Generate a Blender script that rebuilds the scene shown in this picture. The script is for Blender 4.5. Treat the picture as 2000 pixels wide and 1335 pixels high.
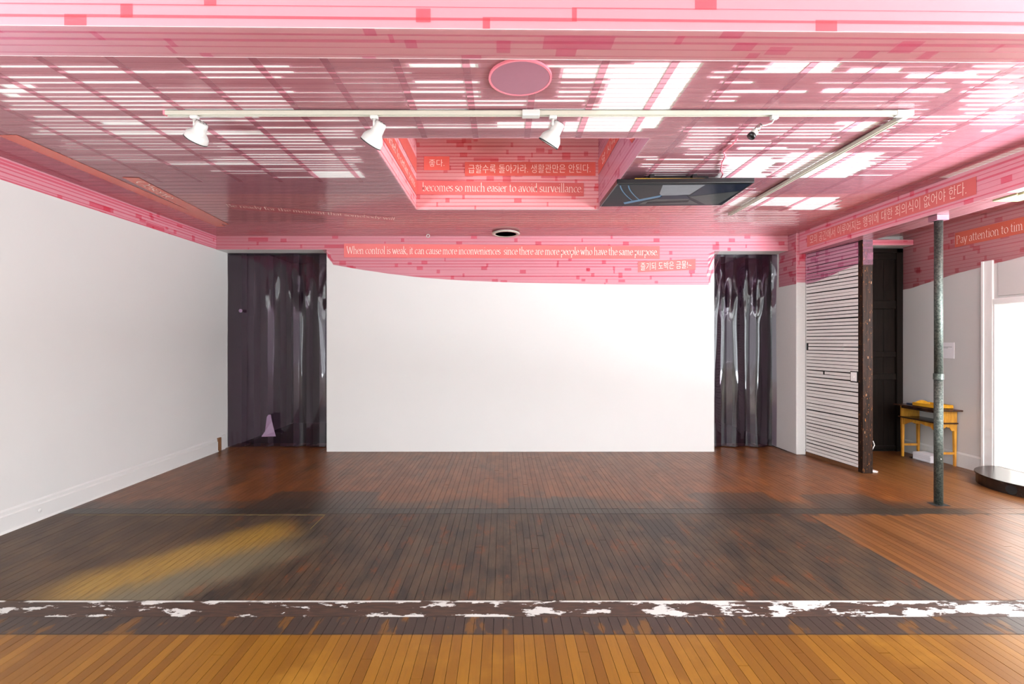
import bpy, bmesh, math, random
from mathutils import Vector, Matrix
random.seed(7)
for o in list(bpy.data.objects): bpy.data.objects.remove(o)
S = bpy.context.scene; COL = S.collection

# ------------------------------------------------------------------ camera, light, exposure
H, F, CX, CY = 1.65, 910.0, 983.0, 668.0           # eye height (m), focal length and vanishing point (px of 2000x1335)
cam = bpy.data.cameras.new('camera'); camo = bpy.data.objects.new('camera', cam); COL.objects.link(camo)
camo.location = (0, 0, H); camo.rotation_euler = (math.pi/2, 0, 0)
cam.sensor_width = 36; cam.lens = F/2000*36; cam.shift_x = (1000-CX)/2000; cam.clip_start = .05
S.camera = camo
W = bpy.data.worlds.new('daylight'); S.world = W; W.use_nodes = True
W.node_tree.nodes['Background'].inputs[0].default_value = (.93, .97, 1, 1)
W.node_tree.nodes['Background'].inputs[1].default_value = 2.0
def area(name, loc, rot, sx, sy, e, col=(1, 1, 1)):
    l = bpy.data.lights.new(name, 'AREA'); l.shape = 'RECTANGLE'; l.size = sx; l.size_y = sy; l.energy = e; l.color = col
    o = bpy.data.objects.new(name, l); COL.objects.link(o); o.location = loc; o.rotation_euler = rot; return o
R90 = math.pi/2
DAY = (.89, .95, 1)
area('daylight_front', (1, -7.1, 1.6), (R90, 0, 0), 9.0, 2.5, 50, DAY)                # storefront windows far behind the viewer
area('upward_fill_front', (1, -8.9, .05), (math.pi, 0, 0), 9.0, 3.4, 1500, DAY)            # upward panel added outside them as ground bounce, to brighten the ceiling
area('daylight_right', (6.32, -.6, 1.6), (R90, 0, R90), 8.4, 2.5, 480, DAY)
area('side_fill_left', (-4.55, -2.4, 1.6), (R90, 0, -R90), 7.0, 2.5, 200, DAY)  # fill panel added behind the made-up left windows, for surfaces facing left
area('upward_fill_right', (8.1, -.6, .05), (math.pi, 0, 0), 3.6, 8.4, 6200, DAY)           # unseen upward panel added outside the right windows to lift the ceiling
area('upward_fill_left', (-6.4, -2.4, .05), (math.pi, 0, 0), 3.6, 7.0, 2000, DAY)          # upward panel added outside the made-up left windows, filling the right-hand side
area('daylight_side_room', (7.4, 5.6, 3.0), (0, 0, 0), 1.6, 2.6, 210)                       # side room behind the doorway
S.view_settings.view_transform = 'Standard'; S.view_settings.look = 'None'
S.view_settings.exposure = 0.23; S.view_settings.gamma = 1; S.view_settings.use_curve_mapping = False
S.cycles.transparent_max_bounces = 24; S.cycles.max_bounces = 10; S.cycles.diffuse_bounces = 6

# a photo pixel gives a direction; the plane it lies on gives the place
def at_y(px, py, Y): return Vector(((px-CX)/F*Y, Y, H+(CY-py)/F*Y))
def at_z(px, py, Z): Y = (Z-H)*F/(CY-py); return Vector(((px-CX)/F*Y, Y, Z))
def at_x(px, py, X): Y = X*F/(px-CX); return Vector((X, Y, H+(CY-py)/F*Y))
def pix(x, y, z): return (CX+x/y*F, CY-(z-H)/y*F)

# ------------------------------------------------------------------ materials
def srgb(r, g, b):
    f = lambda c: (c/255/12.92 if c/255 <= .04045 else ((c/255+.055)/1.055)**2.4)
    return (f(r), f(g), f(b), 1)
class G:
    def __init__(s, name):
        s.m = bpy.data.materials.new(name); s.m.use_nodes = True; s.t = s.m.node_tree; s.t.nodes.clear()
        s.out = s.t.nodes.new('ShaderNodeOutputMaterial')
    def n(s, typ, **kw):
        nd = s.t.nodes.new('ShaderNode'+typ)
        ins = kw.pop('ins', {})
        for k, v in kw.items(): setattr(nd, k, v)
        for k, v in ins.items(): s.set(nd.inputs[k], v)
        return nd
    def set(s, sock, v):
        if isinstance(v, bpy.types.Node): v = v.outputs[0]
        if isinstance(v, bpy.types.NodeSocket): s.t.links.new(v, sock)
        else: sock.default_value = v
    def math(s, op, a, b=0, c=0, clamp=False):
        nd = s.n('Math', operation=op, use_clamp=clamp); s.set(nd.inputs[0], a); s.set(nd.inputs[1], b); s.set(nd.inputs[2], c); return nd.outputs[0]
    def step(s, v, lo, hi):                                       # smooth 0..1 as v goes lo..hi
        nd = s.n('MapRange', interpolation_type='SMOOTHSTEP'); s.set(nd.inputs[0], v)
        if lo < hi: nd.inputs[1].default_value = lo; nd.inputs[2].default_value = hi
        else: nd.inputs[1].default_value = hi; nd.inputs[2].default_value = lo; nd.inputs[3].default_value = 1; nd.inputs[4].default_value = 0
        return nd.outputs[0]
    def mix(s, f, a, b, blend='MIX'):
        nd = s.n('Mix', data_type='RGBA', blend_type=blend); s.set(nd.inputs[0], f); s.set(nd.inputs[6], a); s.set(nd.inputs[7], b); return nd.outputs[2]
    def noise(s, vec, scale, detail=3, rough=.5, col=False):
        nd = s.n('TexNoise', ins={'Vector': vec, 'Scale': scale, 'Detail': detail, 'Roughness': rough}); return nd.outputs[1 if col else 0]
    def pos(s): return s.n('NewGeometry').outputs['Position']
    def scl(s, v, x, y, z):
        nd = s.n('VectorMath', operation='MULTIPLY'); s.set(nd.inputs[0], v); nd.inputs[1].default_value = (x, y, z); return nd.outputs[0]
    def bump(s, h, strength, dist=.01):
        return s.n('Bump', ins={'Height': h, 'Strength': strength, 'Distance': dist}).outputs[0]
    def pbr(s, col, rough=.5, metal=0, normal=None, spec=.5, **kw):
        p = s.n('BsdfPrincipled', ins={'Base Color': col, 'Roughness': rough, 'Metallic': metal, 'Specular IOR Level': spec})
        for k, v in kw.items(): s.set(p.inputs[k.replace('_', ' ')], v)
        if normal is not None: s.set(p.inputs['Normal'], normal)
        s.t.links.new(p.outputs[0], s.out.inputs[0]); return p
M = {}
def simple(name, col, rough=.5, metal=0, var=.12, scale=20, bump=0, **kw):
    g = G(name); p = g.pos(); nz = g.noise(p, scale, 4)
    c2 = tuple(max(0, c*(1-var)) for c in col[:3])+(1,)
    cc = g.mix(nz, col, c2)
    g.pbr(cc, rough, metal, g.bump(nz, bump) if bump else None, **kw); M[name] = g.m; return g.m
simple('white_paint', srgb(207, 205, 203), .55, var=.035, scale=2.2, bump=.05)
simple('old_white_paint', srgb(212, 211, 209), .5, var=.06, scale=35, bump=.25)
simple('lath_white', srgb(226, 224, 221), .5, var=.08, scale=30, bump=.2)
simple('track_white', srgb(172, 167, 154), .35, var=.03)
simple('lamp_white', srgb(184, 182, 178), .3, var=.03)
simple('white_trim', srgb(240, 240, 238), .4, var=.03)
simple('dark_void', srgb(18, 15, 14), .8)
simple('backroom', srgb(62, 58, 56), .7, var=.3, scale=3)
simple('black_plastic', srgb(14, 14, 16), .3)
simple('black_rubber', srgb(20, 20, 20), .6)
simple('chrome', srgb(200, 200, 200), .15, 1)
simple('pale_plank', srgb(176, 168, 162), .35, var=.1, scale=8)
simple('paper', srgb(236, 234, 238), .7, var=.05, scale=60)
simple('ink', srgb(90, 90, 100), .7)
simple('lettering', srgb(255, 232, 222), .45, var=.02)
simple('banner_salmon', srgb(216, 106, 104), .3, var=.10, scale=9)
simple('banner_red', srgb(222, 102, 92), .22, var=.12, scale=9)
simple('banner_rose', srgb(168, 84, 88), .3, var=.12, scale=9)
simple('banner_orange', srgb(206, 98, 78), .25, var=.12, scale=9)
simple('gap_wood', srgb(120, 78, 48), .6, var=.5, scale=40)
simple('cord_white', srgb(235, 225, 220), .4)
simple('cord_pink', srgb(222, 120, 135), .4)
simple('bare_wood', srgb(150, 105, 70), .6, var=.6, scale=60)
simple('chalk', srgb(132, 118, 70), .7)
simple('yellow_tape', srgb(205, 160, 50), .5)
simple('plaster_yellow', srgb(168, 160, 122), .7, var=.25, scale=25, bump=.3)
simple('batten_pink', srgb(206, 142, 156), .4, var=.06)
simple('disc_mauve', srgb(146, 94, 110), .35, var=.08, scale=30)
def woodmat(name, c1, c2, rough, axis=(60, 4, 60), worn=None):
    g = G(name); p = g.pos(); nz = g.noise(g.scl(p, *axis), 1.0, 5, .6)
    c = g.mix(g.step(nz, .35, .65), c1, c2)
    if worn is not None:
        w = g.noise(g.scl(p, 55, 55, 14), 1.0, 5, .7); c = g.mix(g.step(w, .60, .66), c, worn)
    g.pbr(c, rough, normal=g.bump(nz, .15), spec=.15 if name in ('dark_door', 'dark_post') else .5); M[name] = g.m
woodmat('honey_wood', srgb(206, 150, 52), srgb(178, 118, 38), .35, (40, 40, 6))
woodmat('tray_wood', srgb(222, 164, 40), srgb(202, 142, 30), .35, (40, 10, 40))
woodmat('dark_top', srgb(74, 48, 34), srgb(40, 26, 22), .22, (60, 6, 60))
woodmat('dark_door', srgb(30, 23, 19), srgb(22, 17, 14), .45, (40, 40, 3))
woodmat('dark_post', srgb(48, 29, 19), srgb(26, 16, 11), .6, (40, 40, 4), srgb(165, 105, 50))
woodmat('dark_step', srgb(44, 32, 27), srgb(26, 20, 18), .22, (5, 40, 40))
g = G('galvanised'); p = g.pos(); nz = g.noise(p, 60, 5, .7); nv = g.noise(g.scl(p, 1, 1, .3), 30, 3)
g.pbr(g.mix(g.step(nz, .35, .7), srgb(52, 60, 57), srgb(104, 110, 102)), g.math('ADD', g.math('MULTIPLY', nv, .3), .3), .55, g.bump(nz, .2)); M['galvanised'] = g.m

def film(name, tint, gloss_rough=.12, ior=1.45, diffuse=.10, dcol=(.85, .25, .32, 1), streak=None, bumpy=.0):
    """thin coloured see-through film: tinted transmission, a little milky scatter, a glossy skin"""
    g = G(name); p = g.pos()
    col = tint
    nrm = None
    if streak:
        nz = g.noise(g.scl(p, *streak), 1.0, 3, .6)
        col = g.mix(g.step(nz, .3, .72), tint, tuple(min(1, c*k) for c, k in zip(tint[:3], (.86, .74, .78)))+(1,))
        nrm = g.bump(nz, bumpy, .004) if bumpy else None
    elif bumpy:
        nrm = g.bump(g.noise(p, 45, 3), bumpy, .004)
    tr = g.n('BsdfTransparent', ins={'Color': col})
    df = g.n('BsdfDiffuse', ins={'Color': dcol})
    gl = g.n('BsdfGlossy', ins={'Color': (1, 1, 1, 1), 'Roughness': gloss_rough})
    fr = g.n('Fresnel', ins={'IOR': ior})
    if nrm is not None:
        g.set(gl.inputs['Normal'], nrm)
    m1 = g.n('MixShader', ins={0: diffuse, 1: tr.outputs[0], 2: df.outputs[0]})
    m2 = g.n('MixShader', ins={0: fr.outputs[0], 1: m1.outputs[0], 2: gl.outputs[0]})
    g.t.links.new(m2.outputs[0], g.out.inputs[0]); M[name] = g.m
film('film_wall', (1, .66, .73, 1), .25, 1.35, .06, bumpy=.15)
film('film_violet', (.97, .72, .83, 1), .25, 1.4, .08, (.75, .35, .5, 1), bumpy=.4)
film('film_under', (1, .76, .88, 1), .25, 1.2, .05, bumpy=.1)
film('film_beam', (.90, .50, .55, 1), .25, 1.35, .06, bumpy=.1)
film('film_ceiling', (.88, .54, .61, 1), .13, 1.28, .18, (.85, .40, .48, 1), streak=(.9, 90, 1), bumpy=.06)
film('film_deep', (1, .60, .63, 1), .13, 1.28, .22, (.95, .42, .45, 1), streak=(1.2, 40, 1), bumpy=.03)
film('film_recess', (1, .70, .73, 1), .12, 1.35, .10, (.95, .30, .32, 1), bumpy=.25)
def pvc(name, tint, dcol, fac, rough):
    g = G(name); p = g.pos()
    tr = g.n('BsdfTransparent', ins={'Color': tint}); df = g.n('BsdfDiffuse', ins={'Color': dcol})
    gl = g.n('BsdfGlossy', ins={'Color': (1, 1, 1, 1), 'Roughness': rough}); fr = g.n('Fresnel', ins={'IOR': 1.5})
    m1 = g.n('MixShader', ins={0: fac, 1: tr.outputs[0], 2: df.outputs[0]})
    m2 = g.n('MixShader', ins={0: fr.outputs[0], 1: m1.outputs[0], 2: gl.outputs[0]})
    g.t.links.new(m2.outputs[0], g.out.inputs[0]); M[name] = g.m
pvc('pvc_purple', (.66, .54, .64, 1), srgb(88, 60, 84), .08, .04)
pvc('pvc_lilac', (.9, .8, .92, 1), srgb(150, 122, 150), .75, .15)

PW = .057                                             # floor board width
def floor_material():
    g = G('floor_boards'); P = g.pos(); sep = g.n('SeparateXYZ', ins={0: P}); X, Y = sep.outputs[0], sep.outputs[1]
    col_i = g.math('FLOOR', g.math('DIVIDE', g.math('ADD', X, 50*PW), PW))
    wn = g.n('TexWhiteNoise', noise_dimensions='1D', ins={'W': col_i}); rnd = wn.outputs[0]
    wob = g.math('MULTIPLY', g.math('SUBTRACT', rnd, .5), .04)
    big = g.noise(g.scl(P, 1, 1, 1), 1.6, 5, .6); mid = g.noise(g.scl(P, 1.6, .7, 1), 4.0, 5, .65); fin = g.noise(g.scl(P, 70, 5, 1), 1.0, 5, .65)
    d = g.math('MULTIPLY', g.math('SUBTRACT', mid, .5), .28)
    Xd = g.math('ADD', X, d); Yd = g.math('ADD', g.math('ADD', Y, d), wob)
    # colours of the boards
    orange = g.mix(rnd, srgb(124, 82, 22), srgb(98, 60, 15))
    orange = g.mix(g.math('MULTIPLY', g.step(fin, .45, .8), .5), orange, srgb(90, 56, 20))
    orange = g.mix(g.step(big, .52, .72), orange, srgb(134, 92, 30))
    grey = g.mix(g.step(mid, .32, .68), srgb(72, 55, 40), srgb(38, 31, 27))
    grey = g.mix(g.math('MULTIPLY', g.step(fin, .5, .75), .6), grey, srgb(88, 76, 62))
    rust = g.math('MULTIPLY', g.step(g.noise(g.scl(P, 1.3, .6, 1), 5.5, 5, .75), .54, .66), .8)
    grey = g.mix(rust, grey, srgb(98, 54, 26))
    red = g.mix(g.step(mid, .3, .62), srgb(126, 74, 33), srgb(96, 54, 23))
    red = g.mix(g.math('MULTIPLY', rnd, .4), red, srgb(92, 56, 32))
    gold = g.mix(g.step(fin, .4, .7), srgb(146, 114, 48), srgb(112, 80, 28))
    brown = g.mix(g.step(mid, .35, .6), srgb(76, 54, 30), srgb(60, 42, 27))
    ash = srgb(104, 96, 76)
    tan = g.mix(rnd, srgb(108, 68, 34), srgb(84, 50, 23))
    # middle bay: worn grey, with brown left edge, gold left-over varnish with reflected daylight painted in, ash beside it, tan boards at the right
    c = grey
    c = g.mix(g.step(Xd, -2.25, -2.75), c, brown)
    u = g.math('ADD', g.math('MULTIPLY', g.math('ADD', X, 2.45), .66), g.math('MULTIPLY', g.math('SUBTRACT', Y, 3.55), .75))
    v = g.math('ADD', g.math('MULTIPLY', g.math('ADD', X, 2.45), .75), g.math('MULTIPLY', g.math('SUBTRACT', Y, 3.55), -.66))
    v = g.math('ADD', v, d)
    am = g.math('MULTIPLY', g.step(g.math('ABSOLUTE', g.math('SUBTRACT', v, .34)), .42, .12), g.step(g.math('ABSOLUTE', u), 1.0, .4))
    c = g.mix(g.math('MULTIPLY', am, .7), c, ash)
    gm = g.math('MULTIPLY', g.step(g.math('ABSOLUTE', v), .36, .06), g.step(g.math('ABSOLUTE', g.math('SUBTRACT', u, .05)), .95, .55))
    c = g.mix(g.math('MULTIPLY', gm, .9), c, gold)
    rp = g.math('MULTIPLY', g.step(X, 2.915, 2.925), g.step(Yd, 4.47, 4.43)); c = g.mix(rp, c, tan)
    # back bay: red-brown boards, dark worn rectangles near the cross joint
    dk = g.math('MULTIPLY', g.step(g.math('ADD', Yd, g.math('MULTIPLY', big, .7)), 5.30, 5.1), .8)
    dk2 = g.math('MULTIPLY', g.step(g.noise(g.scl(P, 1.2, .5, 1), 2.2, 4, .65), .55, .66), .4)
    back = g.mix(g.math('MAXIMUM', dk, dk2), red, grey)
    back = g.mix(g.step(Xd, 4.3, 4.8), back, tan)
    def rectm(x0, x1, y0, y1, e=.02):
        a_ = g.math('MULTIPLY', g.step(Xd, x0-e, x0+e), g.step(Xd, x1+e, x1-e)); b2 = g.math('MULTIPLY', g.step(Yd, y0-e, y0+e), g.step(Yd, y1+e, y1-e)); return g.math('MULTIPLY', a_, b2)
    for r4 in ((-2.5, -1.35, 4.5, 5.15), (.05, .95, 4.5, 4.95), (2.0, 2.85, 4.5, 5.1), (3.2, 3.9, 4.5, 5.05)): back = g.mix(g.math('MULTIPLY', rectm(*r4), .75), back, srgb(52, 43, 36))
    c = g.mix(g.math('MULTIPLY', rectm(1.22, 1.55, 3.93, 4.34, .008), .8), c, srgb(40, 34, 31))
    isback = g.step(Y, 4.47, 4.49); c = g.mix(isback, c, back)
    jo = g.math('MULTIPLY', isback, g.step(Y, 4.63, 4.61)); c = g.mix(g.math('MULTIPLY', jo, g.step(X, 4.9, 4.2)), c, srgb(48, 40, 32))
    # front bay
    orange = g.mix(g.step(Y, 1.85, .9), orange, g.mix(rnd, srgb(188, 176, 158), srgb(166, 152, 134)))   # unseen boards made pale to bounce neutral light onto ceiling and walls
    fr = g.step(Y, 2.64, 2.62); c = g.mix(fr, c, orange)
    st = g.math('MULTIPLY', g.step(Y, 2.62, 2.64), g.step(Y, 2.99, 2.97))
    bits = g.math('MULTIPLY', g.step(g.noise(g.scl(P, 1, .4, 1), 9, 3, .6), .55, .62), .7)
    c = g.mix(st, c, g.mix(bits, srgb(54, 43, 38), srgb(104, 68, 26)))
    scratch = g.math('MULTIPLY', g.step(g.noise(g.scl(P, 26, 7, 1), 1.0, 6, .8), .66, .72), .35)
    c = g.mix(scratch, c, srgb(112, 100, 84))
    rough = g.math('ADD', .30, g.math('MULTIPLY', g.math('SUBTRACT', 1, fr), .08)); rough = g.math('SUBTRACT', rough, g.math('MULTIPLY', g.math('MAXIMUM', isback, rp), .10)); rough = g.math('ADD', rough, g.math('MULTIPLY', mid, .12))
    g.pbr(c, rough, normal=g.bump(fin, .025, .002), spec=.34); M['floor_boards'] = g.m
    # plaster-flecked threshold
    g = G('threshold'); P = g.pos(); sep = g.n('SeparateXYZ', ins={0: P}); X, Y = sep.outputs[0], sep.outputs[1]
    fin = g.noise(g.scl(P, 9, 60, 1), 1.0, 5, .65)
    wood = g.mix(g.step(fin, .35, .65), srgb(70, 48, 36), srgb(42, 31, 26))
    n1 = g.noise(g.scl(P, 1.0, 2.6, 1), 3.4, 7, .66)
    bias = g.math('SUBTRACT', g.math('MULTIPLY', g.step(X, -3, 3), .055), -.012)
    chips = g.step(g.math('ADD', n1, bias), .575, .585)
    edge = g.math('MULTIPLY', g.step(Y, 2.955, 2.965), g.step(g.noise(P, 5, 3), .4, .5))
    c = g.mix(g.math('MAXIMUM', chips, edge), wood, srgb(182, 179, 176))
    g.pbr(c, .55, normal=g.bump(chips, .5, .003)); M['threshold'] = g.m
floor_material()

# ------------------------------------------------------------------ object helpers
def tag(o, label=None, cat=None, group=None, kind=None):
    if label: o['label'] = label
    if cat: o['category'] = cat
    if group: o['group'] = group
    if kind: o['kind'] = kind
    return o
def link(name, data, parent=None, mat=None):
    o = bpy.data.objects.new(name, data); COL.objects.link(o)
    if parent is not None: o.parent = parent; o.matrix_parent_inverse = parent.matrix_world.inverted() if False else Matrix.Translation(-parent.location)
    if mat: data.materials.append(M[mat])
    return o
def empty(name, loc, label, cat, group=None, kind=None):
    o = bpy.data.objects.new(name, None); COL.objects.link(o); o.location = loc; o.empty_display_size = .1
    return tag(o, label, cat, group, kind)
def mesh(name, vs, fs, mat, parent=None, smooth=False):
    me = bpy.data.meshes.new(name); me.from_pydata([tuple(v) for v in vs], [], fs); me.update()
    if smooth: me.polygons.foreach_set('use_smooth', [True]*len(me.polygons))
    return link(name, me, parent, mat)
class MB:
    def __init__(s): s.v = []; s.f = []
    def add(s, vs, fs): b = len(s.v); s.v += [Vector(v) for v in vs]; s.f += [tuple(b+i for i in f) for f in fs]; return s
    def box(s, x0, x1, y0, y1, z0, z1):
        return s.add([(x0, y0, z0), (x1, y0, z0), (x1, y1, z0), (x0, y1, z0), (x0, y0, z1), (x1, y0, z1), (x1, y1, z1), (x0, y1, z1)],
                     [(3, 2, 1, 0), (4, 5, 6, 7), (0, 1, 5, 4), (1, 2, 6, 5), (2, 3, 7, 6), (3, 0, 4, 7)])
    def hexa(s, b, t): return s.add(list(b)+list(t), [(3, 2, 1, 0), (4, 5, 6, 7), (0, 1, 5, 4), (1, 2, 6, 5), (2, 3, 7, 6), (3, 0, 4, 7)])
    def prism(s, poly, d):                                       # polygon (3-D points) extruded along d
        n = len(poly); d = Vector(d); a = [Vector(p) for p in poly]
        return s.add(a+[p+d for p in a], [tuple(range(n-1, -1, -1)), tuple(range(n, 2*n))]+[(i, (i+1) % n, n+(i+1) % n, n+i) for i in range(n)])
    def lathe(s, prof, O=(0, 0, 0), ax=(0, 0, 1), n=20, closed=False):
        O = Vector(O); ax = Vector(ax).normalized(); e = ax.orthogonal().normalized(); h = ax.cross(e); vs = []; fs = []
        for r, z in prof:
            for k in range(n): a = 2*math.pi*k/n; vs.append(O+ax*z+e*(r*math.cos(a))+h*(r*math.sin(a)))
        for i in range(len(prof)-1):
            for k in range(n): fs.append((i*n+k, i*n+(k+1) % n, (i+1)*n+(k+1) % n, (i+1)*n+k))
        if closed:
            for k in range(n): i = len(prof)-1; fs.append((i*n+k, i*n+(k+1) % n, (k+1) % n, k))
        else:
            if prof[0][0] > 1e-6: fs.append(tuple(range(n-1, -1, -1)))
            if prof[-1][0] > 1e-6: b = (len(prof)-1)*n; fs.append(tuple(range(b, b+n)))
        return s.add(vs, fs)
    def tube(s, pts, r, n=8):
        pts = [Vector(p) for p in pts]; vs = []; fs = []; up = Vector((.3, .2, .93)).normalized()
        for i, p in enumerate(pts):
            d = (pts[min(i+1, len(pts)-1)]-pts[max(i-1, 0)]).normalized()
            e = d.cross(up)
            e = e.normalized() if e.length > 1e-4 else d.orthogonal().normalized()
            h = d.cross(e)
            for k in range(n): a = 2*math.pi*k/n; vs.append(p+e*(r*math.cos(a))+h*(r*math.sin(a)))
        for i in range(len(pts)-1):
            for k in range(n): fs.append((i*n+k, i*n+(k+1) % n, (i+1)*n+(k+1) % n, (i+1)*n+k))
        fs += [tuple(range(n-1, -1, -1)), tuple(range((len(pts)-1)*n, len(pts)*n))]
        return s.add(vs, fs)
    def build(s, name, mat, parent=None, smooth=False, bevel=0):
        o = mesh(name, s.v, s.f, mat, parent, smooth)
        if bevel:
            b = o.modifiers.new('bevel', 'BEVEL'); b.width = bevel; b.segments = 2; b.limit_method = 'ANGLE'
        return o
def smooth_by_angle(o, deg=40):
    me = o.data; me.polygons.foreach_set('use_smooth', [True]*len(me.polygons))
    bm = bmesh.new(); bm.from_mesh(me)
    for e in bm.edges:
        if len(e.link_faces) == 2 and e.calc_face_angle(0) > math.radians(deg): e.smooth = False
    bm.to_mesh(me); bm.free(); return o

# ------------------------------------------------------------------ room dimensions (metres)
XL, XB, XR = -4.32, 4.33, 6.05          # left wall, side beam face, right wall
YB, YC = 7.016, 7.25                    # white back wall, strip curtains behind it
ZC, ZB = 3.25, 2.935                    # ceiling, underside of the beams
OL, OR0, OR1 = -2.66, 3.176, 4.29       # curtain openings
ZO = 3.04                               # top of the openings
RX0, RX1, RY0, RY1, RZ = -1.05, 1.15, 3.66, 5.63, 4.55   # recess in the ceiling
YH = 7.05                               # end wall of the passage

# ------------------------------------------------------------------ floor
fl = MB().box(XL-.05, XR+.05, -7.0, 9.6, -.12, -.014).build('floor', 'dark_void')
tag(fl, 'worn narrow-board wooden floor, orange varnish in front and grey-brown behind', 'floor', kind='structure')
unit = bpy.data.meshes.new('plank'); 
b_ = MB().box(-.5, .5, -.5, .5, -1, 0)
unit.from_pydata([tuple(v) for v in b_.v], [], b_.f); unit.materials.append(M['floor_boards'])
rng = random.Random(3); stuff = MB(); n_ind = 0
def plank(i, y0, y1, single):
    global n_ind
    x = i*PW+PW/2; dz = rng.uniform(-.0007, .0004); g_ = .0011
    if single:
        o = link('plank', unit, fl); o.location = (x, (y0+y1)/2, dz); o.scale = (PW-2*g_, y1-y0-.002, .013); n_ind += 1
    else: stuff.box(x-PW/2+g_, x+PW/2-g_, y0+.001, y1-.001, -.013, dz)
i0, i1 = int(XL/PW)-1, int(XR/PW)
for i in range(i0, i1):
    x = i*PW+PW/2
    # front bay
    cut = rng.uniform(1.2, 2.5); ys = [-6.9, -.9, cut, 2.632] if rng.random() < .65 else [-6.9, -.5, 2.632]
    for a, b in zip(ys[:-1], ys[1:]): plank(i, a, b, b > 1.95 and abs(x) < b*1.12)
    plank(i, 2.634, 2.80, False)
    # middle bay
    ys = [2.98]
    while ys[-1] < 4.48:
        ys.append(min(4.482, ys[-1]+rng.uniform(.7, 1.9)))
        if 4.482-ys[-1] < .25: ys[-1] = 4.482
    for k, (a, b) in enumerate(zip(ys[:-1], ys[1:])): plank(i, a, b, k == 0 and abs(x) < a*1.06 and n_ind < 300)
    plank(i, 4.484, 4.615, False)
    ys = [4.617]
    while ys[-1] < 7.3: ys.append(min(7.6 if x < 4.3 else YH, ys[-1]+rng.uniform(.7, 2.2))) if ys[-1] < (7.6 if x < 4.3 else YH)-.05 else ys.append(99)
    for a, b in zip(ys[:-1], ys[1:]):
        if b < 50: plank(i, a, b, False)
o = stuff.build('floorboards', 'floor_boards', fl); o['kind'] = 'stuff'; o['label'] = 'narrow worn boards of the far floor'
th = MB().box(XL, XR, 2.803, 2.977, -.013, -.001).build('threshold_board', 'threshold', fl)
th['label'] = 'cross board with chipped white plaster where a wall once stood'
# yellow chalk line and dark floor inlay
MB().box(-4.1, -1.7, 4.445, 4.452, -.001, .0006).box(-1.707, -1.7, 4.11, 4.445, -.001, .0006).build('tape_line', 'chalk', fl)

# ------------------------------------------------------------------ walls
w = MB().box(XL-.15, XL, 1.1, 9.6, -.1, ZC+.1).box(XL-.15, XL, -7.0, -5.9, -.1, ZC+.1).box(XL-.15, XL, -5.9, 1.1, -.1, .4).box(XL-.15, XL, -5.9, 1.1, 2.9, ZC+.1).build('wall_left', 'white_paint')
wn = MB()
for y in (-5.9, -4.2, -2.5, -.8, 1.02): wn.box(XL-.1, XL-.04, y, y+.08, .4, 2.9)
wn.box(XL-.1, XL-.04, -5.9, 1.1, .4, .48).box(XL-.1, XL-.04, -5.9, 1.1, 2.82, 2.9)
tag(wn.build('added_window_left', 'white_trim'), 'added white framed window row behind the viewer, letting fill light in from the left', 'window', kind='structure')  # made-up windows, added so fill light reaches the right side of the room
tag(w, 'long bare white wall on the left side of the room', 'wall', kind='structure')
bb = MB(); bb.prism([(XL, -7.0, 0), (XL+.022, -7.0, 0), (XL+.022, -7.0, .145), (XL+.012, -7.0, .155), (XL+.012, -7.0, .182), (XL+.004, -7.0, .196), (XL, -7.0, .2)], (0, 14.02, 0))
bl = bb.build('baseboard_left', 'white_paint'); tag(bl, 'white moulded baseboard along the foot of the left wall', 'baseboard', kind='structure')
q = MB(); q.prism([(XL+.022, -7.0, 0), (XL+.036, -7.0, 0), (XL+.034, -7.0, .008), (XL+.022, -7.0, .018)], (0, 14.02, 0)); q.build('shoe_moulding', 'white_paint', bl)
MB().box(XL, XL+.024, 7.03, 7.10, .0, .2).build('bare_end', 'bare_wood', bl)['label'] = 'bare brown wood end of the baseboard'
MB().box(XL, XL+.026, 7.11, 7.2, .0, .22).build('end_block', 'white_paint', bl)
MB().lathe([(.018, 0), (.018, .004), (.008, .008), (0, .008)], (XL+.022, 4.32, .09), (1, 0, 0)).build('plug', 'white_paint', bl)
w = MB().box(OL, OR0, YB, YC+.05, 0, ZC)
w.box(XL, OL, YB, YC+.05, ZO, ZC).box(OR0, OR1, YB, YC+.05, ZO-.02, ZC)
w = w.build('wall_back', 'white_paint'); tag(w, 'wide blank white wall across the back between two dark strip curtains', 'wall', kind='structure')
p = MB().box(OR1, 4.43, 6.82, YC+.2, 0, ZC).build('wall_pier', 'old_white_paint', bevel=.012)
tag(p, 'narrow rough white pier between the right strip curtain and the lath wall', 'wall', kind='structure')
# dark back rooms behind the strip curtains
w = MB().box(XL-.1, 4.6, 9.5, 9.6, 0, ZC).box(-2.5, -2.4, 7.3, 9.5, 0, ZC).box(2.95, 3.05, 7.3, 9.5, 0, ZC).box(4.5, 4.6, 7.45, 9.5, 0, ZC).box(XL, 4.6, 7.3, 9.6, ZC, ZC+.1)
w = w.build('wall_backroom', 'backroom'); tag(w, 'dim grey walls of the rooms behind the strip curtains', 'wall', kind='structure')

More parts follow.
